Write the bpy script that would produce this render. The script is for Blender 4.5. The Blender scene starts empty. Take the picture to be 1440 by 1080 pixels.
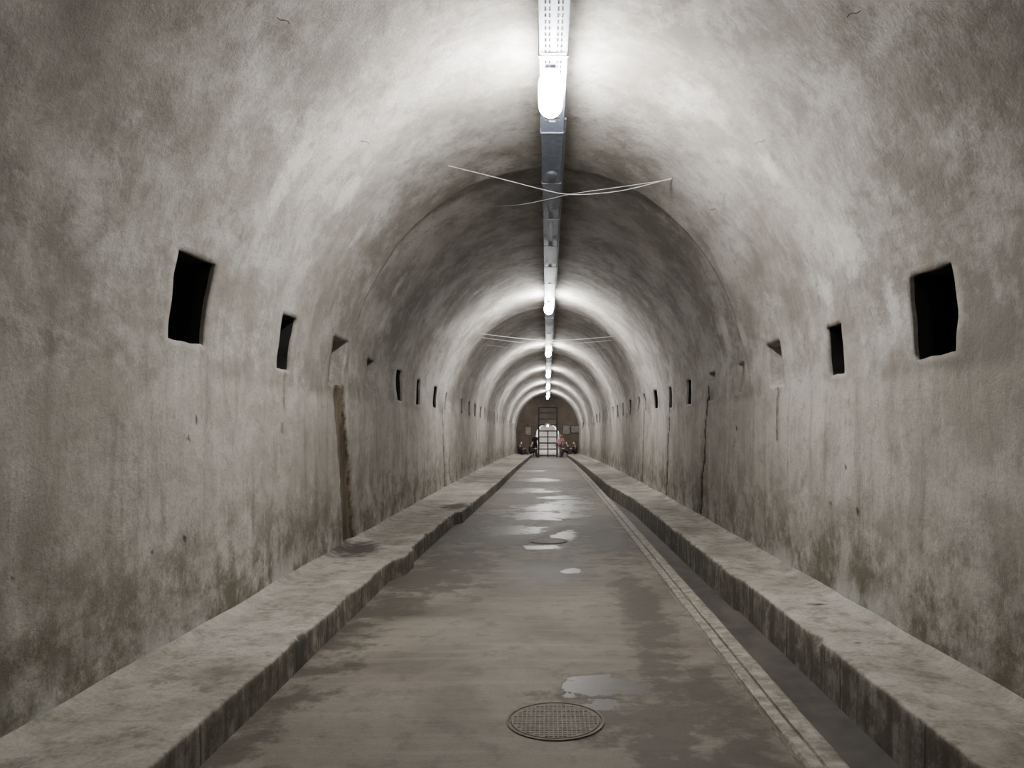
import bpy, bmesh, math, random
from mathutils import Vector, noise, Matrix
random.seed(4)
F=1060.0; VX=770.0; VY=598.0; EYE=1.6
YB=-9.0; YE=57.0
def g(y):
    y=max(0.0,min(y,57.0)); return -0.000246*y*y
# ---------------------------------------------------------------- node helpers
class NT:
    def __init__(s,name,rough=.8):
        s.m=bpy.data.materials.new(name); s.m.use_nodes=True
        s.t=s.m.node_tree; s.b=s.t.nodes['Principled BSDF']; s.b.inputs['Roughness'].default_value=rough
        s.co=s.t.nodes.new('ShaderNodeTexCoord').outputs['Object']
    def n(s,typ,**k):
        nd=s.t.nodes.new(typ)
        for a,b in k.items(): setattr(nd,a,b)
        return nd
    def put(s,inp,v):
        if isinstance(v,bpy.types.NodeSocket): s.t.links.new(v,inp)
        else: inp.default_value=v
    def math(s,op,a,b=0.0,clamp=False):
        nd=s.n('ShaderNodeMath',operation=op,use_clamp=clamp); s.put(nd.inputs[0],a); s.put(nd.inputs[1],b); return nd.outputs[0]
    def noise(s,scale,detail=6,rough=.55,vec=None,dist=0):
        nd=s.n('ShaderNodeTexNoise'); s.put(nd.inputs['Vector'],vec or s.co)
        nd.inputs['Scale'].default_value=scale; nd.inputs['Detail'].default_value=detail
        nd.inputs['Roughness'].default_value=rough; nd.inputs['Distortion'].default_value=dist
        return nd.outputs['Fac']
    def scaled(s,v,off=(0,0,0)):
        nd=s.n('ShaderNodeVectorMath',operation='MULTIPLY_ADD'); s.put(nd.inputs[0],s.co); nd.inputs[1].default_value=v; nd.inputs[2].default_value=off; return nd.outputs[0]
    def mr(s,v,a,b,c=0.0,d=1.0):
        nd=s.n('ShaderNodeMapRange'); s.put(nd.inputs[0],v)
        for i,x in enumerate((a,b,c,d)): nd.inputs[i+1].default_value=x
        return nd.outputs[0]
    def mix(s,f,a,b,bt='MIX'):
        nd=s.n('ShaderNodeMix',data_type='RGBA',blend_type=bt); s.put(nd.inputs[0],f)
        for i,v in ((6,a),(7,b)):
            s.put(nd.inputs[i], v if isinstance(v,bpy.types.NodeSocket) else (*v,1))
        return nd.outputs[2]
    def sep(s,v=None):
        nd=s.n('ShaderNodeSeparateXYZ'); s.put(nd.inputs[0],v or s.co); return nd.outputs
    def attr(s,name):
        nd=s.n('ShaderNodeAttribute',attribute_name=name); return s.sep(nd.outputs['Vector'])
    def color(s,c): s.put(s.b.inputs['Base Color'], c if isinstance(c,bpy.types.NodeSocket) else (*c,1))
    def bump(s,h,strength=.4,dist=.02):
        nd=s.n('ShaderNodeBump'); s.put(nd.inputs['Height'],h); nd.inputs['Strength'].default_value=strength; nd.inputs['Distance'].default_value=dist
        s.t.links.new(nd.outputs[0],s.b.inputs['Normal'])
def simple(name,c,rough=.6,metal=0,nscale=8,var=.25):
    k=NT(name,rough); k.b.inputs['Metallic'].default_value=metal
    f=k.noise(nscale,5)
    k.color(k.mix(k.mr(f,.3,.7),tuple(x*(1-var) for x in c),tuple(min(1,x*(1+var)) for x in c)))
    return k.m
# ---------------------------------------------------------------- materials
def wall_material():
    k=NT('tunnel_plaster',.9)
    k.b.inputs['Specular IOR Level'].default_value=.25
    x,y,z=k.sep()
    zr=k.math('ADD',z,k.math('MULTIPLY',k.math('MULTIPLY',y,y),.000246))
    n1=k.noise(.55,8,.64); n2=k.noise(6,10,.75); n3=k.noise(42,6,.7)
    nb=k.noise(1.3,10,.70,vec=k.scaled((1,.8,1.3),(3.3,1.7,0)))
    nc=k.noise(2.4,10,.74,vec=k.scaled((1,1,1),(9,4,2)),dist=.35)
    st=k.noise(1,8,.66,vec=k.scaled((3,5.5,.55)))
    c=k.mix(k.mr(n1,.41,.60),(.225,.208,.184),(.42,.396,.364))
    c=k.mix(k.mr(nb,.50,.63,0,.7),c,(.55,.530,.497))
    c=k.mix(k.mr(nb,.48,.37,0,.65),c,(.185,.170,.148))
    c=k.mix(k.mr(nc,.53,.62,0,.5),c,(.190,.174,.151))
    c=k.mix(k.mr(nc,.47,.38,0,.38),c,(.53,.508,.475))
    line=k.math('ADD',zr,k.math('MULTIPLY',n2,.06))
    low=k.mr(line,2.0,1.92)
    c=k.mix(k.math('MULTIPLY',low,.42),c,(.430,.390,.348))
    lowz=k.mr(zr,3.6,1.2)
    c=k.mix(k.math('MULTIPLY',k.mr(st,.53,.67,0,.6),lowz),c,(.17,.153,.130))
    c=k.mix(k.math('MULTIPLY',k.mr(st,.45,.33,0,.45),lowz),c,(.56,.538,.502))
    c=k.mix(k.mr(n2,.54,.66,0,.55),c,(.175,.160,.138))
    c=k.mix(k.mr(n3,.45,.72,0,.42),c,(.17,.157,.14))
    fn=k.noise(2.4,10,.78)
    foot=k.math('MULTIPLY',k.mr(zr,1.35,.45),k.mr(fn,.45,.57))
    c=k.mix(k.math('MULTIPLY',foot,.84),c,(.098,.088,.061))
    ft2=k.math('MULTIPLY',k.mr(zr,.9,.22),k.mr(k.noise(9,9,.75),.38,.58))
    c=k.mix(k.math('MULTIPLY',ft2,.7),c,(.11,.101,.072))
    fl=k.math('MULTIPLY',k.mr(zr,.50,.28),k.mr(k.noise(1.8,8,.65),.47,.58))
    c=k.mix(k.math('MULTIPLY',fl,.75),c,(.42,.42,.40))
    a=k.attr('marks')
    wob=k.math('MULTIPLY',k.math('SUBTRACT',k.noise(14,7,.65),.5),1.0)
    wh=k.mr(k.math('ADD',a[2],k.math('MULTIPLY',wob,1.5)),.30,.75,0,.55)
    c=k.mix(wh,c,(.66,.65,.62))
    br=k.mr(k.math('ADD',a[0],k.math('MULTIPLY',wob,1.1)),.25,.75,0,.9)
    c=k.mix(br,c,k.mix(k.mr(st,.42,.58),(.055,.041,.025),(.165,.130,.085)))
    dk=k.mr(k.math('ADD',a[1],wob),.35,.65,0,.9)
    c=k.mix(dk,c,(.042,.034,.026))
    k.color(c)
    h=k.math('ADD',k.math('MULTIPLY',n3,.25),k.math('ADD',k.math('MULTIPLY',n2,.9),k.math('MULTIPLY',nc,.9)))
    k.bump(h,.58,.03)
    return k.m
def floor_material():
    k=NT('wet_concrete_floor',.6)
    k.b.inputs['Specular IOR Level'].default_value=.3
    x,y,z=k.sep()
    n1=k.noise(.7,7,.62,dist=.5); n2=k.noise(5,9,.70); n3=k.noise(60,5,.7)
    ln=k.noise(1,6,.6,vec=k.scaled((.7,9,1)))
    c=k.mix(k.mr(n1,.40,.60),(.108,.094,.075),(.205,.185,.154))
    c=k.mix(k.mr(ln,.5,.7,0,.35),c,(.265,.244,.210))
    c=k.mix(k.mr(n2,.52,.66,0,.55),c,(.080,.069,.055))
    c=k.mix(k.mr(n3,.5,.8,0,.45),c,(.06,.053,.044))
    a=k.attr('marks')
    wob=k.math('MULTIPLY',k.math('SUBTRACT',k.noise(3.5,9,.68),.5),2.4)
    damp=k.mr(k.math('ADD',a[0],wob),.34,.62)
    pud=k.mr(k.math('ADD',a[1],k.math('MULTIPLY',wob,.8)),.44,.52)
    c=k.mix(k.math('MULTIPLY',damp,.72),c,(.042,.036,.028))
    c=k.mix(k.math('MULTIPLY',pud,.7),c,(.10,.096,.088))
    k.color(c)
    r=k.mr(n1,.35,.65,.60,.74)
    r=k.math('SUBTRACT',r,k.math('MULTIPLY',damp,.05))
    m=k.n('ShaderNodeMix',data_type='FLOAT'); k.put(m.inputs[0],pud); k.put(m.inputs[2],r); m.inputs[3].default_value=.40
    k.put(k.b.inputs['Roughness'],m.outputs[0])
    h=k.math('ADD',k.math('MULTIPLY',n3,.3),k.math('ADD',k.math('MULTIPLY',n2,.8),k.math('MULTIPLY',ln,.35)))
    h=k.math('MULTIPLY',h,k.math('SUBTRACT',1.0,k.math('MULTIPLY',pud,.8)))
    k.bump(h,.5,.02)
    return k.m
def walk_material():
    k=NT('walkway_concrete',.88)
    k.b.inputs['Specular IOR Level'].default_value=.3
    x,y,z=k.sep()
    zr=k.math('ADD',z,k.math('MULTIPLY',k.math('MULTIPLY',y,y),.000246))
    n1=k.noise(1.3,9,.66,dist=.4); n2=k.noise(7,10,.74); n3=k.noise(45,6,.7)
    st=k.noise(1,6,.65,vec=k.scaled((6,9,.8)))
    c=k.mix(k.mr(n1,.38,.62),(.235,.216,.183),(.44,.417,.375))
    c=k.mix(k.mr(n2,.5,.64,0,.65),c,(.145,.130,.104))
    c=k.mix(k.mr(n3,.45,.75,0,.45),c,(.10,.090,.072))
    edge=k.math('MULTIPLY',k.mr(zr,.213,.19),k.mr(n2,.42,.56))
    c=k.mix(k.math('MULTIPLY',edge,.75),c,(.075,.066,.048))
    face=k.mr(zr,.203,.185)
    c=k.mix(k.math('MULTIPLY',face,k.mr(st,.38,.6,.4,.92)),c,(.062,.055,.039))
    fr=k.math('ABSOLUTE',k.math('SUBTRACT',k.math('FRACT',k.math('DIVIDE',k.math('ADD',y,k.math('MULTIPLY',n2,.05)),1.02)),.5))
    jt=k.mr(fr,.012,.004)
    c=k.mix(k.math('MULTIPLY',jt,k.mr(face,0,1,.12,.85)),c,(.035,.031,.024))
    a=k.attr('marks')
    wob=k.math('MULTIPLY',k.math('SUBTRACT',k.noise(6,7,.65),.5),1.2)
    c=k.mix(k.mr(k.math('ADD',a[0],wob),.35,.7,0,.88),c,(.036,.031,.024))
    k.color(c)
    h=k.math('ADD',k.math('MULTIPLY',n3,.3),n2)
    k.bump(h,.5,.025)
    return k.m
M_wall=wall_material(); M_floor=floor_material(); M_walk=walk_material()
M_dark=simple('niche_painted_shade',(.012,.011,.010),.95)  # near-black niche interiors: the shade of the recess is put into the colour
M_strip=NT('strip_concrete',.65)
_n=M_strip.noise(9,9,.75); _n2=M_strip.noise(1,6,.6,vec=M_strip.scaled((3,12,1)))
M_strip.color(M_strip.mix(M_strip.mr(_n2,.48,.62,0,.4),M_strip.mix(M_strip.mr(_n,.40,.60),(.135,.120,.097),(.34,.315,.272)),(.075,.066,.050)))
M_strip.bump(_n,.5,.01); M_strip=M_strip.m
M_gut=simple('gutter_damp_concrete',(.054,.047,.039),.65,0,4,.5)
M_steel=simple('galvanised_steel',(.24,.27,.34),.5,.5,20,.2)
M_lid=simple('tray_cover_steel',(.22,.25,.32),.5,.4,12,.2)
M_iron=NT('cast_iron',.65)
_v=M_iron.noise(30,5); M_iron.color(M_iron.mix(M_iron.mr(_v,.3,.7),(.070,.058,.042),(.14,.120,.092))); M_iron=M_iron.m
M_black=simple('black_painted_tube',(.012,.012,.014),.6,.0)
M_wire=simple('wire_grey',(.55,.55,.55),.5,.2)
M_house=simple('lamp_housing_grey',(.55,.56,.58),.5)
M_brown=simple('hall_brown_plaster',(.27,.222,.18),.85,0,1.2,.3)
def emis(name,c,s):
    m=bpy.data.materials.new(name); m.use_nodes=True; b=m.node_tree.nodes['Principled BSDF']
    b.inputs['Base Color'].default_value=(.9,.9,.9,1); b.inputs['Emission Color'].default_value=(*c,1); b.inputs['Emission Strength'].default_value=s
    return m
M_lamp=emis('lamp_diffuser_lit',(1.0,.982,.952),410)
M_lamp2=emis('passage_lamp_lit',(1.0,.99,.98),420)
# ---------------------------------------------------------------- mesh helpers
def make(name,verts,faces,mats,fm=None,smooth=False,marks=None,parent=None):
    me=bpy.data.meshes.new(name); me.from_pydata(verts,[],faces)
    for m in mats: me.materials.append(m)
    if fm: me.polygons.foreach_set('material_index',fm)
    if smooth: me.polygons.foreach_set('use_smooth',[True]*len(me.polygons))
    if marks:
        a=me.attributes.new('marks','FLOAT_VECTOR','POINT')
        a.data.foreach_set('vector',[c for v in marks for c in v])
    me.update()
    ob=bpy.data.objects.new(name,me); bpy.context.collection.objects.link(ob)
    if parent: ob.parent=parent
    return ob
class MB:
    def __init__(s): s.v=[];s.f=[];s.m=[]
    def box(s,x0,x1,y0,y1,z0,z1,mi=0):
        b=len(s.v)
        s.v+=[(x,y,z) for z in (z0,z1) for x,y in ((x0,y0),(x1,y0),(x1,y1),(x0,y1))]
        s.f+=[(b,b+3,b+2,b+1),(b+4,b+5,b+6,b+7),(b,b+1,b+5,b+4),(b+1,b+2,b+6,b+5),(b+2,b+3,b+7,b+6),(b+3,b,b+4,b+7)]
        s.m+=[mi]*6
    def tube(s,a,c,r,mi=0,n=8):
        a=Vector(a);c=Vector(c);d=(c-a).normalized()
        u=d.orthogonal().normalized();w=d.cross(u);b=len(s.v)
        for p in (a,c):
            for i in range(n):
                t=2*math.pi*i/n; s.v.append(tuple(p+r*(math.cos(t)*u+math.sin(t)*w)))
        for i in range(n):
            j=(i+1)%n; s.f.append((b+i,b+j,b+n+j,b+n+i)); s.m.append(mi)
        s.f.append(tuple(b+i for i in range(n))[::-1]); s.f.append(tuple(b+n+i for i in range(n))); s.m+=[mi,mi]
    def lathe(s,prof,axis_o,n=24,mi=0,axis='Z'):
        b=len(s.v)
        for r,h in prof:
            for i in range(n):
                t=2*math.pi*i/n; c,d=r*math.cos(t),r*math.sin(t)
                p=(c,d,h) if axis=='Z' else (c,h,d)
                s.v.append(tuple(Vector(axis_o)+Vector(p)))
        for k in range(len(prof)-1):
            for i in range(n):
                j=(i+1)%n; s.f.append((b+k*n+i,b+k*n+j,b+(k+1)*n+j,b+(k+1)*n+i)); s.m.append(mi)
        s.f.append(tuple(b+i for i in range(n))[::-1]); e=b+(len(prof)-1)*n
        s.f.append(tuple(e+i for i in range(n))); s.m+=[mi,mi]
    def done(s,name,mats,smooth=False,parent=None): return make(name,s.v,s.f,mats,s.m,smooth,None,parent)
# ---------------------------------------------------------------- tunnel profile
A=2.36; Bh=2.73; C0=.3
JT=[-1.8,8.85,19.0,29.4,39.0,48.0,57.1]
def sect0(y):
    j0=JT[0]-10.4
    for j in JT:
        if y<j:
            t=(y-j0)/(j-j0); return .050*(1-t)**1.5
        j0=j
    return 0
def sect(y,zp=2.0):
    b=max(0,min(1,(zp-.25)/.75)); b=b*b*(3-2*b)
    return 1+sect0(y)*b
def prof_x(zp):
    if zp<=C0: return A
    return A*math.sqrt(max(0,1-((zp-C0)/Bh)**2))
def wall_hit(px,py):
    dx=(px-VX)/F; dz=(VY-py)/F; lo,hi=.1,60
    for _ in range(50):
        m=(lo+hi)/2; X=dx*m; Z=dz*m-g(m); s=sect(m,Z)
        inside = abs(X)<prof_x(C0+(Z-C0)/s if Z>C0 else Z)*s if Z<C0+Bh*s else False
        if inside: lo=m
        else: hi=m
    return Vector((dx*lo,lo,dz*lo+EYE))
def floor_hit(px,py,h=0.0):
    Y=8.0
    for _ in range(60): Y=.5*Y+.5*F*(EYE-h-g(Y))/max(1,(py-VY))
    return Vector(((px-VX)*Y/F,Y,h+g(Y)))
# drip channels: side, y, lean, halfwidth, depth, ztop, brown, dark
GRO=[(-1,8.48,.30,.20,.05,.47,1.0,.0),(1,11.15,.27,.07,.04,.6,.25,.9),(1,14.6,.27,.08,.03,.5,.3,.8),(1,18.4,.27,.10,.02,.5,.7,.3),
     (1,22.5,.27,.10,.02,.5,.6,.3),(-1,17.0,.2,.10,.02,.5,.7,.0),(-1,25.0,.2,.10,.02,.5,.7,.0),(1,7.72,.0,.035,.0,.42,.8,.0),(-1,6.72,.0,.02,.0,.5,.7,.0)]
def gy(y0,ln,zp,side): return y0+(.45-zp)*ln+.06*noise.noise(Vector((y0,zp*1.6,side)))+.02*noise.noise(Vector((y0,zp*7,side)))
DOTS=[(275,590,.018),(276,640,.015),(264,615,.015),(257,760,.02),(278,655,.012),(1180,665,.015),(1168,708,.02),(1205,720,.025),(1172,672,.012),(1188,658,.012),
      (1035,602,.025),(1031,628,.02),(212,775,.015),(243,808,.015),(18,815,.015),(1190,705,.015)]
DOTS=[(wall_hit(a,b),r) for a,b,r in DOTS]
WHITE=[(490,268,.14,.22),(505,330,.08,.3),(700,232,.2,.1),(1195,345,.2,.2),(1160,410,.12,.12),(560,400,.1,.3),(395,265,.1,.3),(1085,240,.1,.3),(1255,430,.08,.2),(420,225,.12,.3),(1020,470,.15,.2),(540,450,.15,.2)]
WHITE=[(wall_hit(a,b),r,q) for a,b,r,q in WHITE]
def marks_at(p,zp,side):
    br=dk=wh=0.0
    for (sd,y0,ln,hw,dp,zt,b,d) in GRO:
        if sd!=side or zp>zt: continue
        if zp<zt-.55 and dp==0: continue
        yc=gy(y0,ln,zp,side); hwz=hw*(1+.15*(zt-zp)); u=(p.y-yc)/hwz; t=max(0,1-abs(u)/1.4)
        t=min(1,t*1.8)
        br=max(br,t*b); dk=max(dk,t*d)
        if dp>=.05: dk=max(dk,.62*max(0,1-abs(u-.8)/.35), .5*max(0,1-abs(u+.85)/.2))
    for q,r in DOTS:
        d=(p-q).length
        if d<r*3: dk=max(dk,1.2-d/(r*2.2))
    for q,r,rz in WHITE:
        d=math.sqrt((p.y-q.y)**2/r**2+(p.x-q.x)**2/r**2+(p.z-q.z)**2/rz**2)
        if d<2: wh=max(wh,1-d*.5)
    return (br,max(0,dk),wh)
def groove_disp(y,zp,side):
    d=0
    for (sd,y0,ln,hw,dp,zt,b,dd) in GRO:
        if sd!=side or zp>zt or dp==0: continue
        yc=gy(y0,ln,zp,side); hwz=hw*(1+.15*(zt-zp))
        t=abs(y-yc)/hwz
        if t<1: d=max(d,dp*min(1,(1-t)*2)*min(1,(zt-zp)*5))
    return d
def wobble(y,zp,side):
    return .022*noise.noise(Vector((side*7,y*.55,zp*.6)))+.015*noise.noise(Vector((side*3+9,y*2.1,zp*2.1)))+.005*noise.noise(Vector((side*3,y*7,zp*7)))
def ylines():
    ys=[];y=YB
    while y<YE-1e-6:
        ys.append(y)
        y+= .12 if y<2.5 else (.055 if y<12 else (.09 if y<22 else .16))
    ys.append(YE); return ys
YL=ylines()
def niches(side):
    L=[]
    if side<0:
        first=[(4.93,.50,.53,1.08,0),(6.70,.34,.50,.98,0),(8.36,.52,.47,.96,1),(10.25,.36,.46,.90,1),(12.0,.42,.44,.90,0),(13.75,.36,.44,.88,0),(15.6,.36,.44,.88,0)]
        y=17.4; st=1.78
    else:
        first=[(4.58,.46,.42,.92,0),(6.17,.32,.42,.83,0),(7.75,.42,.42,.88,1),(9.37,.30,.42,.80,2),(10.95,.40,.40,.80,1),(12.6,.34,.40,.80,0),(14.5,.36,.40,.80,0)]
        y=16.3; st=1.78
    L+=first
    r=random.Random(side+5)
    while y<55:
        L.append((y,.36+r.uniform(-.05,.05),.42,.84,1 if r.random()<.25 else 0)); y+=st
    for yy in (1.3,-.5,-2.3,-4.0,-5.8): L.append((yy,.42,.45,.95,0))
    return L
ZW=[-1.47+.0395*i for i in range(int((1.30+1.47)/.0395)+1)]; ZW[-1]=1.30
def build_wall(side,name):
    V=[];MK=[];Fc=[];FM=[]
    nz=len(ZW); N=niches(side)
    for y in YL:
        for zp in ZW:
            s=sect(y,zp)
            jy=.014*noise.noise(Vector((y*6,zp*6,side*3)));jz=.014*noise.noise(Vector((y*6+30,zp*6,side*3)))
            if zp in (ZW[-1],): jz=jy=0
            X=prof_x(zp)*s+wobble(y,zp,side)+groove_disp(y,zp,side)
            zz=C0+(zp-C0)*(s if zp>C0 else 1)
            for (yc,w,z0,z1,kd) in N:
                dy=abs(y-yc)-w/2
                if dy<.12:
                    dz=max(z0-zp,zp-z1); d=max(dy,dz)
                    if -.05<d<.09: X-=.016*(1-abs(d-.02)/.07)*(.5+noise.noise(Vector((y*4,zp*4,side))))
                    break
            p=Vector((side*X,y+jy,EYE+zz+jz+g(y)))
            V.append(tuple(p)); MK.append(marks_at(p,zp,side))
    removed={}
    for i in range(len(YL)-1):
        ym=(YL[i]+YL[i+1])/2
        for k,(yc,w,z0,z1,kd) in enumerate(N):
            if abs(ym-yc)<w/2:
                for j in range(nz-1):
                    zm=(ZW[j]+ZW[j+1])/2
                    if z0<zm<z1: removed[(i,j)]=k
                break
    def vid(i,j): return i*nz+j
    def quad(a,b,c,d,m=0):
        Fc.append((a,b,c,d) if side>0 else (d,c,b,a)); FM.append(m)
    for i in range(len(YL)-1):
        for j in range(nz-1):
            if (i,j) in removed: continue
            quad(vid(i,j),vid(i,j+1),vid(i+1,j+1),vid(i+1,j))
    for k,(yc,w,z0,z1,kd) in enumerate(N):
        cells=[c for c in removed if removed[c]==k]
        if not cells: continue
        i0=min(c[0] for c in cells);i1=max(c[0] for c in cells)+1
        j0=min(c[1] for c in cells);j1=max(c[1] for c in cells)+1
        loop=[(i,j0) for i in range(i0,i1)]+[(i1,j) for j in range(j0,j1)]+[(i,j1) for i in range(i1,i0,-1)]+[(i0,j) for j in range(j1,j0,-1)]
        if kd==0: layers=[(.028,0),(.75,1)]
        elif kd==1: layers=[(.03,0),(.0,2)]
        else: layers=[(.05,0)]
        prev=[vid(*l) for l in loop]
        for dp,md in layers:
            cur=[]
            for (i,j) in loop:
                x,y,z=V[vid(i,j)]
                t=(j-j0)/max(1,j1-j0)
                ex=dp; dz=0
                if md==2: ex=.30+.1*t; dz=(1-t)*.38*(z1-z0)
                cur.append(len(V)); V.append((x+side*ex,y,z+dz)); MK.append((.2 if kd else 0,(.9 if (md==2 and t>.35) else 0),0))  # upper back of sloped niches darkened: shade painted into the marks
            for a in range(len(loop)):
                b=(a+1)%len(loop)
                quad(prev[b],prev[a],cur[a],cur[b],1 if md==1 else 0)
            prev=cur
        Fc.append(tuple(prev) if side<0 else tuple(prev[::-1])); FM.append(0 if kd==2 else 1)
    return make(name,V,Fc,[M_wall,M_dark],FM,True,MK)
wl=build_wall(-1,'wall_left'); wr=build_wall(1,'wall_right')
# ceiling vault
th0=math.asin((1.30-C0)/Bh); NT_=72
V=[];MK=[];Fc=[]
for y in YL:
    s=sect(y,1.3)
    for q in range(NT_+1):
        th=th0+(math.pi-2*th0)*q/NT_
        cx=math.cos(th);zp=C0+Bh*math.sin(th)
        side=1 if cx>0 else -1
        e=min(1,abs(cx)*3)
        w=wobble(y,zp,side)*e
        X=(A*s*abs(cx)+w*abs(cx)/ .93 if q not in(0,NT_) else prof_x(1.30)*s+wobble(y,1.30,side))
        Z=C0+(zp-C0)*s + w*math.sin(th)*(0 if q in(0,NT_) else min(1,q/6,(NT_-q)/6))
        p=Vector((side*X,y,EYE+Z+g(y)))
        V.append(tuple(p)); MK.append(marks_at(p,zp,side))
n=NT_+1
for i in range(len(YL)-1):
    for q in range(NT_): Fc.append((i*n+q,i*n+q+1,(i+1)*n+q+1,(i+1)*n+q))
make('ceiling',V,Fc,[M_wall],None,True,MK)
# ---------------------------------------------------------------- floor
PUD=[(845,962,60,15),(875,968,36,13),(855,992,36,9),(806,803,18,5),(778,714,54,6),(716,746,50,7),(795,752,18,7),(765,725,60,6),(735,690,44,4),(800,706,34,4),(755,675,30,2.5),(765,769,32,3),(898,1000,9,3),(790,700,30,3),(748,662,20,1.6),(700,720,30,4)]
DMP=[(600,812,85,26),(640,745,70,20),(690,722,80,14),(560,850,45,14),(940,1050,70,50),(875,1010,90,36),(715,755,90,20),(790,745,90,26),(1010,1000,50,70),(770,700,80,16),(860,760,50,22),(900,850,30,60),(820,735,70,12),(930,940,30,40),(780,800,50,18),(640,790,60,18),(770,680,60,8),(850,970,70,24)]
def fspot(l):
    o=[]
    for px,py,rw,rh in l:
        c=floor_hit(px,py); o.append((c.x,c.y,rw*c.y/F,rh*c.y*c.y/(F*1.6)))
    return o
PU=fspot(PUD);DM=fspot(DMP)
def fmark(x,y):
    d=p=0
    for cx,cy,rx,ry in DM:
        t=math.hypot((x-cx)/rx,(y-cy)/ry); d=max(d,.95-.5*t)
    for cx,cy,rx,ry in PU:
        t=math.hypot((x-cx)/rx,(y-cy)/ry); p=max(p,.95-.5*t)
    if x<-1.2: d=max(d,.32+(-1.2-x)*.6)
    if x>.9: d=max(d,.15+(x-.9)*.5)
    return (max(0,d),max(0,p),0)
XF=[-2.5+.0785*i for i in range(51)]; XF[-1]=1.42
V=[];MK=[];Fc=[]
for y in YL:
    for x in XF:
        V.append((x,y,g(y)+.006*noise.noise(Vector((x*1.1,y*.8,2))))); MK.append(fmark(x,y))
n=len(XF)
for i in range(len(YL)-1):
    for q in range(n-1): Fc.append((i*n+q,i*n+q+1,(i+1)*n+q+1,(i+1)*n+q))
make('floor',V,Fc,[M_floor],None,True,MK)
def sweep(name,pts,mat,ys,xoff=lambda y,i:0,smooth=False,mats=None,marks=None):
    V=[];Fc=[];MK=[]
    m=len(pts)
    for y in ys:
        for i,(x,z) in enumerate(pts):
            p=(x+xoff(y,i),y,z+g(y)); V.append(p); MK.append(marks(p) if marks else (0,0,0))
    for k in range(len(ys)-1):
        for i in range(m-1): Fc.append((k*m+i,k*m+i+1,(k+1)*m+i+1,(k+1)*m+i))
    return make(name,V,Fc,[mat],None,smooth,MK)
sweep('gutter',[(1.405,-.09),(1.43,-.105),(1.6,-.11),(1.76,-.10)],M_gut,YL)
def sx(y,i): return .008*noise.noise(Vector((y*1.5,i,0)))
sweep('drain_strip',[(1.405,-.11),(1.405,.012),(1.39,.018),(1.30,.016),(1.297,-.004),(1.283,-.004),(1.28,.016),(1.225,.018),(1.215,.012),(1.212,-.004),(1.195,-.004),(1.19,.008),(1.18,-.02)][::-1],M_strip,YL,sx)
def interp(t,y):
    if y<=t[0][0]: return t[0][1]
    for (a,b),(c,d) in zip(t,t[1:]):
        if y<=c: return b+(d-b)*(y-a)/(c-a)
    return t[-1][1]
KL=[(7.75,1.63),(7.95,1.60),(8.1,1.53),(8.6,1.52),(8.8,1.58),(12.4,1.52),(12.6,1.42),(20,1.28),(40,1.15)]
KR=[(6.9,1.77),(7.0,1.73),(15,1.70),(19,1.5),(40,1.42)]
def walkway(side,name,KT,wet):
    V=[];Fc=[];MK=[]
    for y in YL:
        k=interp(KT,y)
        e=.020*noise.noise(Vector((y*1.7,side,4)))+.008*noise.noise(Vector((y*6,side,8)))
        ch=max(0,noise.noise(Vector((y*3.1,side*5,1)))-.2)*.11
        xs=[(k,-.14),(k+.003,.05),(k+.004+e*.6,.16),(k+.006+e+ch*.4,.198-ch),(k+.018+e+ch,.209),(k+.09,.211)]
        w=A+wobble(y,-1.35,side)+groove_disp(y,-1.35,side)+.02
        for t in range(1,9): xs.append((k+.09+(w-k-.09)*t/8,.21+.012*noise.noise(Vector((y*1.3,t*.4,side)))+(.05*max(0,(t-6.2)/1.8)**2 if t>6 else 0)))
        for x,z in xs:
            V.append((side*x,y,z+g(y)))
            d=0
            for cx,cy,rx,ry in wet:
                d=max(d,1-.5*math.hypot((side*x-cx)/rx,(y-cy)/ry))
            MK.append((d,0,0))
    m=14
    for i in range(len(YL)-1):
        for q in range(m-1):
            f=(i*m+q,i*m+q+1,(i+1)*m+q+1,(i+1)*m+q)
            Fc.append(f if side>0 else f[::-1])
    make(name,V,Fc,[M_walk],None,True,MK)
def ws(l):
    o=[]
    for px,py,rw,rh in l:
        c=floor_hit(px,py,.21); o.append((c.x,c.y,rw*c.y/F,rh*c.y*c.y/(F*1.39)))
    return o
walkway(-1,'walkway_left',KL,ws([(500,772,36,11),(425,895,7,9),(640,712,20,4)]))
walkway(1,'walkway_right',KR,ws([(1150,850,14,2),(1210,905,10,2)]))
# ---------------------------------------------------------------- end caps / hall / passage
zf=g(57)
M_=MB(); M_.box(-3,3,YB-.2,YB,-.3,5); M_.done('wall_back',[M_wall])
HY0,HY1=57.0,66.0
h=MB(); h.box(-4.5,4.5,56.98,HY1,zf-.12,zf-.006); h.done('floor_hall',[M_floor])
h=MB(); h.box(-4.6,-4.5,HY0,HY1,zf,zf+4.9); h.done('wall_hall_left',[M_brown])
h=MB(); h.box(4.5,4.6,HY0,HY1,zf,zf+4.9); h.done('wall_hall_right',[M_brown])
h=MB(); h.box(-4.6,4.6,HY0,HY1,zf+4.9,zf+5.0); h.done('ceiling_hall',[M_brown])
hw=1.02; hs=1.5
arch=[(hw*math.cos(math.pi*i/20),zf+hs+hw*math.sin(math.pi*i/20)) for i in range(21)]
V=[];Fc=[]
def q4(a,b,c,d):
    n=len(V); V.extend([a,b,c,d]); Fc.append((n,n+1,n+2,n+3))
T=zf+4.9
q4((hw,HY1,zf),(4.5,HY1,zf),(4.5,HY1,T),(hw,HY1,T)); q4((-4.5,HY1,zf),(-hw,HY1,zf),(-hw,HY1,T),(-4.5,HY1,T))
for (a,b),(c,d) in zip(arch,arch[1:]): q4((c,HY1,d),(a,HY1,b),(a,HY1,T),(c,HY1,T))
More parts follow.
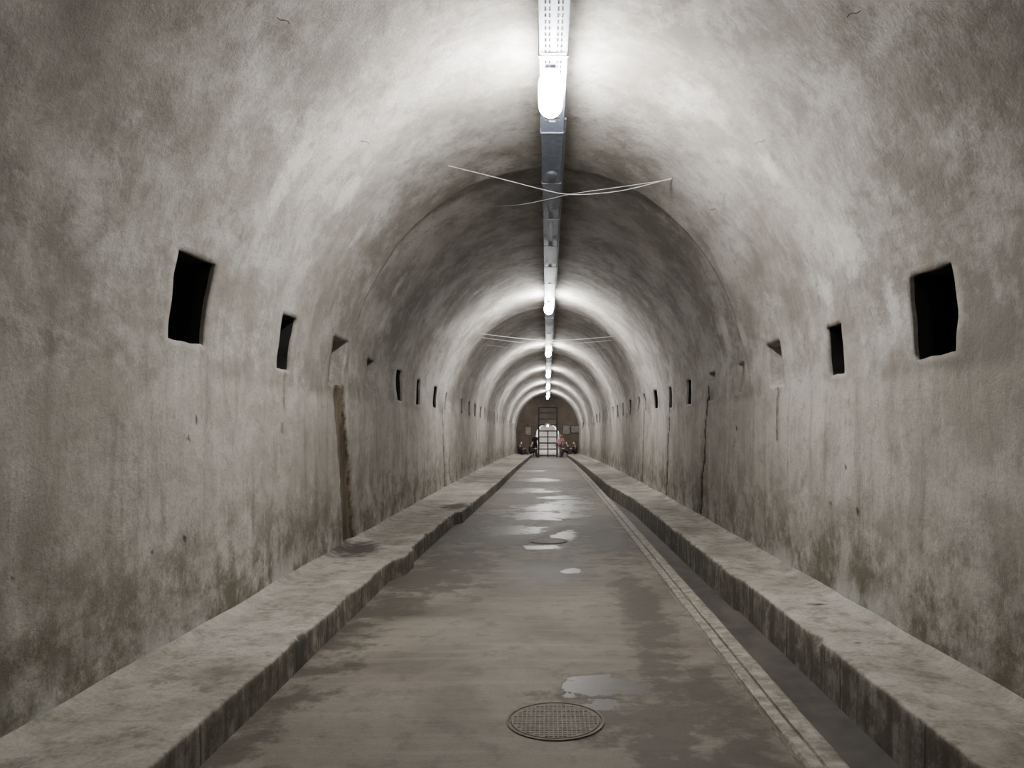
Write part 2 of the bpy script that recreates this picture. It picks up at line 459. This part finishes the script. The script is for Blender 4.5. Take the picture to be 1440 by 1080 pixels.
make('wall_hall_back',V,Fc,[M_brown])
V=[];Fc=[]
pr=[(hw,zf)]+arch+[(-hw,zf)]
for y in [66+2*i for i in range(14)]:
    V+=[(x,y,z) for x,z in pr]
m=len(pr)
for k in range(13):
    for i in range(m-1): Fc.append((k*m+i,(k+1)*m+i,(k+1)*m+i+1,k*m+i+1))
M_pass=simple('passage_limewash',(.50,.48,.45),.85,0,1.5,.2)
make('passage_vault',V,Fc,[M_pass],None,True,[(0,0,0)]*len(V))
h=MB(); h.box(-1.0,1.0,66,92,zf-.12,zf-.004); h.done('floor_passage',[M_floor])
h=MB(); h.box(-1.1,1.1,92,92.2,zf,zf+3); h.done('wall_passage_end',[M_pass])
# ---------------------------------------------------------------- cable tray + lamps
LY=[-6.3,6.14,17.0,26.6,36.0,44.6,52.4]  # first entry: unseen lamp added behind the camera to light the near floor
TX=.045
def tz(y): return EYE+2.84+g(y)
def trayseg(mb,y0,y1,perf):
    def bx(x0,x1,z0,z1,ya,yb,mi):
        n=len(mb.v)
        for y,o in ((ya,tz(ya)),(yb,tz(yb))):
            mb.v+= [(TX+x0,y,o+z0),(TX+x1,y,o+z0),(TX+x1,y,o+z1),(TX+x0,y,o+z1)]
        mb.f+=[(n,n+1,n+2,n+3),(n+7,n+6,n+5,n+4),(n,n+4,n+5,n+1),(n+1,n+5,n+6,n+2),(n+2,n+6,n+7,n+3),(n+3,n+7,n+4,n)]
        mb.m+=[mi]*6
    bx(-.105,-.10,-.012,.05,y0,y1,0); bx(.10,.105,-.012,.05,y0,y1,0)
    if perf:
        for c,w in ((-.084,.034),(-.045,.014),(0,.046),(.045,.014),(.084,.034)): bx(c-w/2,c+w/2,0,.003,y0,y1,0)
        n=max(1,int((y1-y0)/.08))
        for i in range(n+1):
            y=y0+(y1-y0)*i/n; bx(-.10,.10,.0005,.0035,y-.016 if i else y,y+.016,0)
    else:
        bx(-.10,.10,0,.004,y0,y1,1); bx(-.03,.03,-.012,0,y0,y1,1)
        bx(.105,.13,.01,.03,y0,y1,0)
mb=MB()
y=-8.5
while y<56.5:
    nl=min([l for l in LY if l>y-.4] or [99])
    perf = (nl-y)<2.4 and (nl-y)>-.4
    y2=min(y+.5,56.8); trayseg(mb,y,y2,perf); y=y2
yb=-7.75
while yb<56:
    z=tz(yb)
    mb.box(TX-.115,TX+.115,yb-.012,yb+.012,z-.022,z-.012,0)
    mb.box(TX-.115,TX-.105,yb-.012,yb+.012,z-.02,z+.2,0); mb.box(TX+.105,TX+.115,yb-.012,yb+.012,z-.02,z+.2,0)
    yb+=1.5
mb.lathe([(.045,-.03),(.06,-.02),(.06,0)],(TX,8.4,tz(8.4)-.012),16,1)
mb.done('cable_tray',[M_steel,M_lid])
def lamp(x,y,z,L=.58,R=.10,mat=None):
    root=bpy.data.objects.new('tunnel_lamp',None); bpy.context.collection.objects.link(root); root.location=(x,y,z)
    a=MB(); pr=[]
    n=5
    for i in range(n+1):
        t=math.pi/2*i/n; pr.append((max(.004,R*math.sin(t)),-L/2+R*(1-math.cos(t))))
    for i in range(n,-1,-1):
        t=math.pi/2*i/n; pr.append((max(.004,R*math.sin(t)),L/2-R*(1-math.cos(t))))
    a.lathe(pr,(0,0,0),14,0,'Y'); a.done('diffuser',[mat or M_lamp],True,root)
    b=MB(); w=.05
    b.box(-w,w,-L/2+.06,L/2-.06,R*.88,R*.88+.03)
    b.box(-.03,.03,-.18,-.14,R*.9,R*.9+.045); b.box(-.03,.03,.14,.18,R*.9,R*.9+.045)
    b.done('housing',[M_house],False,root)
    return root
for y in LY: lamp(TX-.02,y,tz(y)-.012-.133)
lamp(0,61.5,zf+4.6,.5,.06,mat=M_lamp2)
for y in (68,72,77,83,89): lamp(0,y,zf+2.35,.6,.06,M_lamp2)
# ---------------------------------------------------------------- manhole covers
def manhole(x,y,r):
    z=g(y)+.002; root=bpy.data.objects.new('manhole_cover',None); bpy.context.collection.objects.link(root); root.location=(x,y,z)
    a=MB(); a.lathe([(r,-.03),(r,.006),(r-.012,.007),(r-.016,.001),(r-.022,.001),(r-.026,.006),(r-.052,.006)],(0,0,0),48)
    a.done('rim',[M_iron],False,root)
    b=MB(); s=r/11
    yy=-r
    while yy<r:
        xx=-r
        while xx<r:
            if math.hypot(xx,yy)<r-.04: b.box(xx-s*.36,xx+s*.36,yy-s*.36,yy+s*.36,.005,.009)
            xx+=s
        yy+=s
    b.done('studs',[M_iron],False,root)
c=floor_hit(781,1014); manhole(c.x,c.y,.265)
c=floor_hit(772,761); manhole(c.x,c.y,.26)
# ---------------------------------------------------------------- wires & hooks
def curve(name,pts,r,mat,parent=None):
    cu=bpy.data.curves.new(name,'CURVE'); cu.dimensions='3D'; cu.bevel_depth=r; cu.bevel_resolution=2
    sp=cu.splines.new('NURBS'); sp.points.add(len(pts)-1); sp.use_endpoint_u=True; sp.order_u=3
    for p,q in zip(sp.points,pts): p.co=(*q,1)
    cu.materials.append(mat); o=bpy.data.objects.new(name,cu); bpy.context.collection.objects.link(o)
    if parent:o.parent=parent
    return o
def pt(px,py,Y): return Vector(((px-VX)*Y/F,Y,EYE+(VY-py)*Y/F))
a=wall_hit(630,233);b=wall_hit(945,250)
curve('hanging_wire',[a]+[pt(x,y,8.0) for x,y in ((700,250),(760,266),(800,275),(860,271),(905,262))]+[b],.0036,M_wire)
a=wall_hit(680,291)
curve('hanging_wire',[a,pt(720,290,8.5),pt(760,283,8.3),pt(800,273,8.1),pt(850,266,8.0),pt(900,259,8.0),b+Vector((0,.05,0))],.0030,M_wire)
for py,Y0 in ((463,18.6),(470,20.2),(476,17.8)):
    a=Vector((-1.62,Y0,EYE+g(Y0)+2.25));b=Vector((1.62,Y0+.6,EYE+g(Y0)+2.25))
    curve('hanging_wire',[a,a.lerp(b,.25)-Vector((0,0,.10)),a.lerp(b,.5)-Vector((0,0,.14)),a.lerp(b,.75)-Vector((0,0,.1)),b],.0038,M_wire)
for px,py in ((390,25),(1210,15),(507,197),(1075,197),(1008,292)):
    p=wall_hit(px,py); s=1 if p.x<0 else -1
    inn=Vector((s*.5,0,-.6)).normalized()
    curve('wall_hook',[p-inn*.01,p+inn*.02,p+inn*.025+Vector((s*.03,-.015,0)),p+inn*.02+Vector((s*.05,0,-.005)),p+inn*.015+Vector((s*.06,.01,-.02))],.002,M_black)
# ---------------------------------------------------------------- scaffold, notice boards
s=MB(); x0,x1=-.66,.70; ya,yb=55.6,56.5; z0=g(56)
for x in (x0,x1):
    for y in (ya,yb): s.tube((x,y,z0),(x,y,z0+3.75),.055)
for k,zz in enumerate((.12,.6,1.05,1.5,1.95,2.4,2.85,3.3,3.7)):
    for y in (ya,yb): s.tube((x0,y,z0+zz),(x1,y,z0+zz),.04)
    for x in (x0,x1): s.tube((x,ya,z0+zz),(x,yb,z0+zz),.035)
for x in (x0,x1): s.tube((x,ya,z0+.12),(x,yb,z0+1.95),.03); s.tube((x,yb,z0+1.95),(x,ya,z0+3.7),.03)
s.tube((.02,ya,z0),(.02,ya,z0+1.95),.045)
s.box(x0,x1,ya,yb,z0+3.32,z0+3.36); s.box(x0,x1,ya,yb,z0+1.93,z0+1.98)
s.done('scaffold_tower',[M_black])
M_board=simple('board_paper',(.5,.5,.46),.7); M_frame=simple('board_frame',(.05,.04,.035),.6)
for x,w,hh,zz in ((1.65,.6,.75,2.0),(2.42,.7,.6,2.05),(-1.7,.5,.7,1.9)):
    b=MB(); b.box(x-w/2-.04,x+w/2+.04,65.95,66.0,zf+zz-hh/2-.04,zf+zz+hh/2+.04,1); b.box(x-w/2,x+w/2,65.93,65.955,zf+zz-hh/2,zf+zz+hh/2,0)
    b.done('notice_board',[M_board,M_frame])
# ---------------------------------------------------------------- people
SKIN=simple('skin',(.50,.33,.25),.6,0,20,.08)
def person(loc,rotz,pose,shirt,pants,hair,scale=1.0,female=False):
    Ms=[SKIN,simple('cloth_top',shirt,.85),simple('cloth_trousers',pants,.85),simple('hair',hair,.7),simple('shoe_leather',(.03,.028,.03),.6),simple('eye_dark',(.02,.015,.01),.3)]
    if pose=='stand':
        J=dict(pel=(0,0,.93),sp=(0,.01,1.10),ch=(0,0,1.32),nk=(0,.0,1.46),hd=(0,-.01,1.56))
        for s_,n_ in ((-1,'L'),(1,'R')):
            J.update({'sh'+n_:(s_*.17,0,1.39),'el'+n_:(s_*.23,.03,1.12),'wr'+n_:(s_*.20,-.10,.90),'hp'+n_:(s_*.09,0,.88),'kn'+n_:(s_*.11,-.02,.49),'an'+n_:(s_*.12,.03,.09),'to'+n_:(s_*.14,-.13,.035)})
    elif pose=='talk':
        J=dict(pel=(0,0,.92),sp=(0,-.02,1.09),ch=(0,-.05,1.30),nk=(0,-.07,1.43),hd=(0,-.10,1.53))
        for s_,n_ in ((-1,'L'),(1,'R')):
            J.update({'sh'+n_:(s_*.17,-.05,1.36),'el'+n_:(s_*.22,-.06,1.09),'wr'+n_:(s_*.10,-.27,1.14),'hp'+n_:(s_*.09,0,.88),'kn'+n_:(s_*.12,-.05*(1+s_),.49),'an'+n_:(s_*.13,.03+.03*s_,.09),'to'+n_:(s_*.15,-.13,.035)})
    else:
        J=dict(pel=(0,.02,.13),sp=(0,.05,.30),ch=(0,.0,.51),nk=(0,-.05,.63),hd=(0,-.08,.72))
        lo=pose=='ground'
        for s_,n_ in ((-1,'L'),(1,'R')):
            J.update({'sh'+n_:(s_*.17,-.02,.56),'el'+n_:(s_*.24,-.17,.37),'wr'+n_:(s_*.10,-.36,.43),'hp'+n_:(s_*.09,-.02,.13),
              'kn'+n_:(s_*.15,-.34 if lo else -.38,.44 if lo else .36),'an'+n_:(s_*.13,-.52 if lo else -.50,.08 if lo else -.12),'to'+n_:(s_*.14,-.68 if lo else -.66,.04 if lo else -.17)})
    R=dict(pel=.13,sp=.12 if not female else .105,ch=.135,nk=.055,hd=.06)
    for n_ in 'LR': R.update({'sh'+n_:.065,'el'+n_:.043,'wr'+n_:.03,'hp'+n_:.095,'kn'+n_:.062,'an'+n_:.042,'to'+n_:.035})
    lab=dict(pel=2,sp=1,ch=1,nk=0,hd=0)
    for n_ in 'LR': lab.update({'sh'+n_:1,'el'+n_:1,'wr'+n_:0,'hp'+n_:2,'kn'+n_:2,'an'+n_:2,'to'+n_:4})
    E=[('pel','sp'),('sp','ch'),('ch','nk'),('nk','hd')]
    for n_ in 'LR':
        E+=[('ch','sh'+n_),('sh'+n_,'el'+n_),('el'+n_,'wr'+n_),('pel','hp'+n_),('hp'+n_,'kn'+n_),('kn'+n_,'an'+n_),('an'+n_,'to'+n_)]
        w=Vector(J['wr'+n_]);e=Vector(J['el'+n_]);d=(w-e).normalized(); sgn=-1 if n_=='L' else 1
        sd=Vector((0,-1,0)); sd=(sd-d*sd.dot(d)).normalized() if abs(d.y)<.8 else Vector((sgn,0,0))
        up=d.cross(sd)
        J['pm'+n_]=tuple(w+d*.06); R['pm'+n_]=.026; lab['pm'+n_]=0; E.append(('wr'+n_,'pm'+n_))
        for q in range(4):
            o=(q-1.5)*.02; ln=(.07,.082,.078,.06)[q]
            J[f'f{q}a'+n_]=tuple(w+d*.10-sd*o); J[f'f{q}b'+n_]=tuple(w+d*(.10+ln*.9)-sd*o*1.2+up*.02)
            for c_ in 'ab': R[f'f{q}{c_}'+n_]=.0095 if c_=='a' else .007; lab[f'f{q}{c_}'+n_]=0
            E+=[('pm'+n_,f'f{q}a'+n_),(f'f{q}a'+n_,f'f{q}b'+n_)]
        J['ta'+n_]=tuple(w+d*.05+sd*.04);J['tb'+n_]=tuple(w+d*.09+sd*.055)
        R['ta'+n_]=.011;R['tb'+n_]=.009;lab['ta'+n_]=lab['tb'+n_]=0
        E+=[('pm'+n_,'ta'+n_),('ta'+n_,'tb'+n_)]
    K=list(J); me=bpy.data.meshes.new('body'); me.from_pydata([J[k] for k in K],[(K.index(a),K.index(b)) for a,b in E],[])
    ob=bpy.data.objects.new('body',me); bpy.context.collection.objects.link(ob)
    ob.modifiers.new('s','SKIN'); 
    for i,k in enumerate(K):
        sv=me.skin_vertices[0].data[i]; r=R[k]
        sv.radius=(r,r*(.78 if k in('ch','sp','pel') else 1)); sv.use_root=(k=='pel')
    ss=ob.modifiers.new('u','SUBSURF'); ss.levels=1; ss.render_levels=1
    dg=bpy.context.evaluated_depsgraph_get(); m2=bpy.data.meshes.new_from_object(ob.evaluated_get(dg))
    bpy.data.objects.remove(ob)
    m2.materials.clear()
    for m in Ms: m2.materials.append(m)
    segs=[(Vector(J[a]),Vector(J[b]),lab[a],lab[b]) for a,b in E]
    for f in m2.polygons:
        best=9;li=0
        for a,b,la,lb in segs:
            d=b-a;t=max(0,min(1,(f.center-a).dot(d)/d.length_squared)); dd=(f.center-(a+d*t)).length
            if dd<best: best=dd; li=la if t<(.85 if la!=2 or lb!=1 else .4) else lb
        f.material_index=li; f.use_smooth=True
    bm=bmesh.new(); bm.from_mesh(m2)
    hc=Vector(J['hd'])+Vector((0,-.02,.085))
    def ball(c,sc,mi,sub=2,cut=None):
        r=bmesh.ops.create_icosphere(bm,subdivisions=sub,radius=1)
        for v in r['verts']:
            q=v.co.copy()
            if mi==0 and sub==3:
                if q.z<0: q.x*=1-.25*(-q.z); q.y*=1-.1*(-q.z)
                if q.y<-.85 and abs(q.x)<.25 and -.35<q.z<.15: q.y-=.22
                if q.y<-.7 and abs(q.x)<.4 and -.62<q.z<-.5: q.y-=.06
            v.co=c+Vector((q.x*sc[0],q.y*sc[1],q.z*sc[2]))
        for f in {f for v in r['verts'] for f in v.link_faces}: f.material_index=mi; f.smooth=True
    ball(hc,(.075,.095,.118),0,3)
    for s_ in (-1,1):
        ball(hc+Vector((s_*.076,.005,0)),(.012,.022,.032),0,1); ball(hc+Vector((s_*.028,-.083,.008)),(.012,.008,.008),5,1)
    ball(hc+Vector((0,-.083,-.05)),(.025,.008,.006),5,1)
    ball(hc+Vector((0,.022,.035)),(.084,.095,.10),3,2)
    if female: ball(hc+Vector((0,.06,-.07)),(.075,.05,.14),3,2)
    bm.to_mesh(m2); bm.free()
    o=bpy.data.objects.new('person',m2); bpy.context.collection.objects.link(o)
    o.location=loc; o.rotation_euler=(0,0,rotz); o.scale=(scale,)*3
    return o
wz=lambda y:.21+g(y)
person((-1.22,53.5,wz(53.5)),math.radians(75),'sit',(.02,.02,.025),(.025,.025,.035),(.02,.015,.01))
person((-1.24,54.7,wz(54.7)),math.radians(70),'sit',(.03,.03,.04),(.02,.02,.02),(.03,.02,.01),1.0,True)
person((-2.0,54.1,wz(54.1)),math.radians(60),'ground',(.02,.02,.03),(.02,.02,.02),(.02,.015,.01))
person((1.50,54.2,wz(54.2)),math.radians(-75),'sit',(.03,.03,.035),(.02,.02,.03),(.02,.015,.01))
person((1.98,53.4,wz(53.4)),math.radians(-60),'ground',(.03,.03,.035),(.02,.02,.03),(.02,.015,.01))
person((.84,55.0,g(55)),math.radians(25),'talk',(.46,.24,.25),(.14,.09,.11),(.05,.03,.02),.97,True)
person((1.05,56.9,g(56.9)),math.radians(-30),'stand',(.50,.34,.32),(.14,.12,.14),(.03,.02,.015),.98)
person((-.95,58.5,zf),math.radians(10),'stand',(.06,.06,.08),(.04,.04,.06),(.03,.02,.015),1.02)
b=MB(); b.lathe([(.02,0),(.15,.01),(.17,.12),(.16,.3),(.12,.40),(.05,.44)],(-1.75,53.0,wz(53)+.01),12); b.box(-1.62,-1.55,52.93,53.07,wz(53)+.08,wz(53)+.26); b.tube((-1.75,53.0,wz(53)+.43),(-1.75,53.08,wz(53)+.50),.012)
b.done('backpack',[M_black],True)
# ---------------------------------------------------------------- world & camera
w=bpy.data.worlds.new('world'); bpy.context.scene.world=w; w.use_nodes=True
w.node_tree.nodes['Background'].inputs[0].default_value=(.02,.02,.022,1); w.node_tree.nodes['Background'].inputs[1].default_value=.3
cd=bpy.data.cameras.new('camera'); cam=bpy.data.objects.new('camera',cd); bpy.context.collection.objects.link(cam)
cam.location=(0,0,EYE); cam.rotation_euler=(math.pi/2,0,0)
cd.sensor_width=36; cd.lens=36*F/1440; cd.shift_x=-(VX-720)/1440; cd.shift_y=(VY-540)/1440; cd.clip_end=200; cd.clip_start=.05
bpy.context.scene.camera=cam
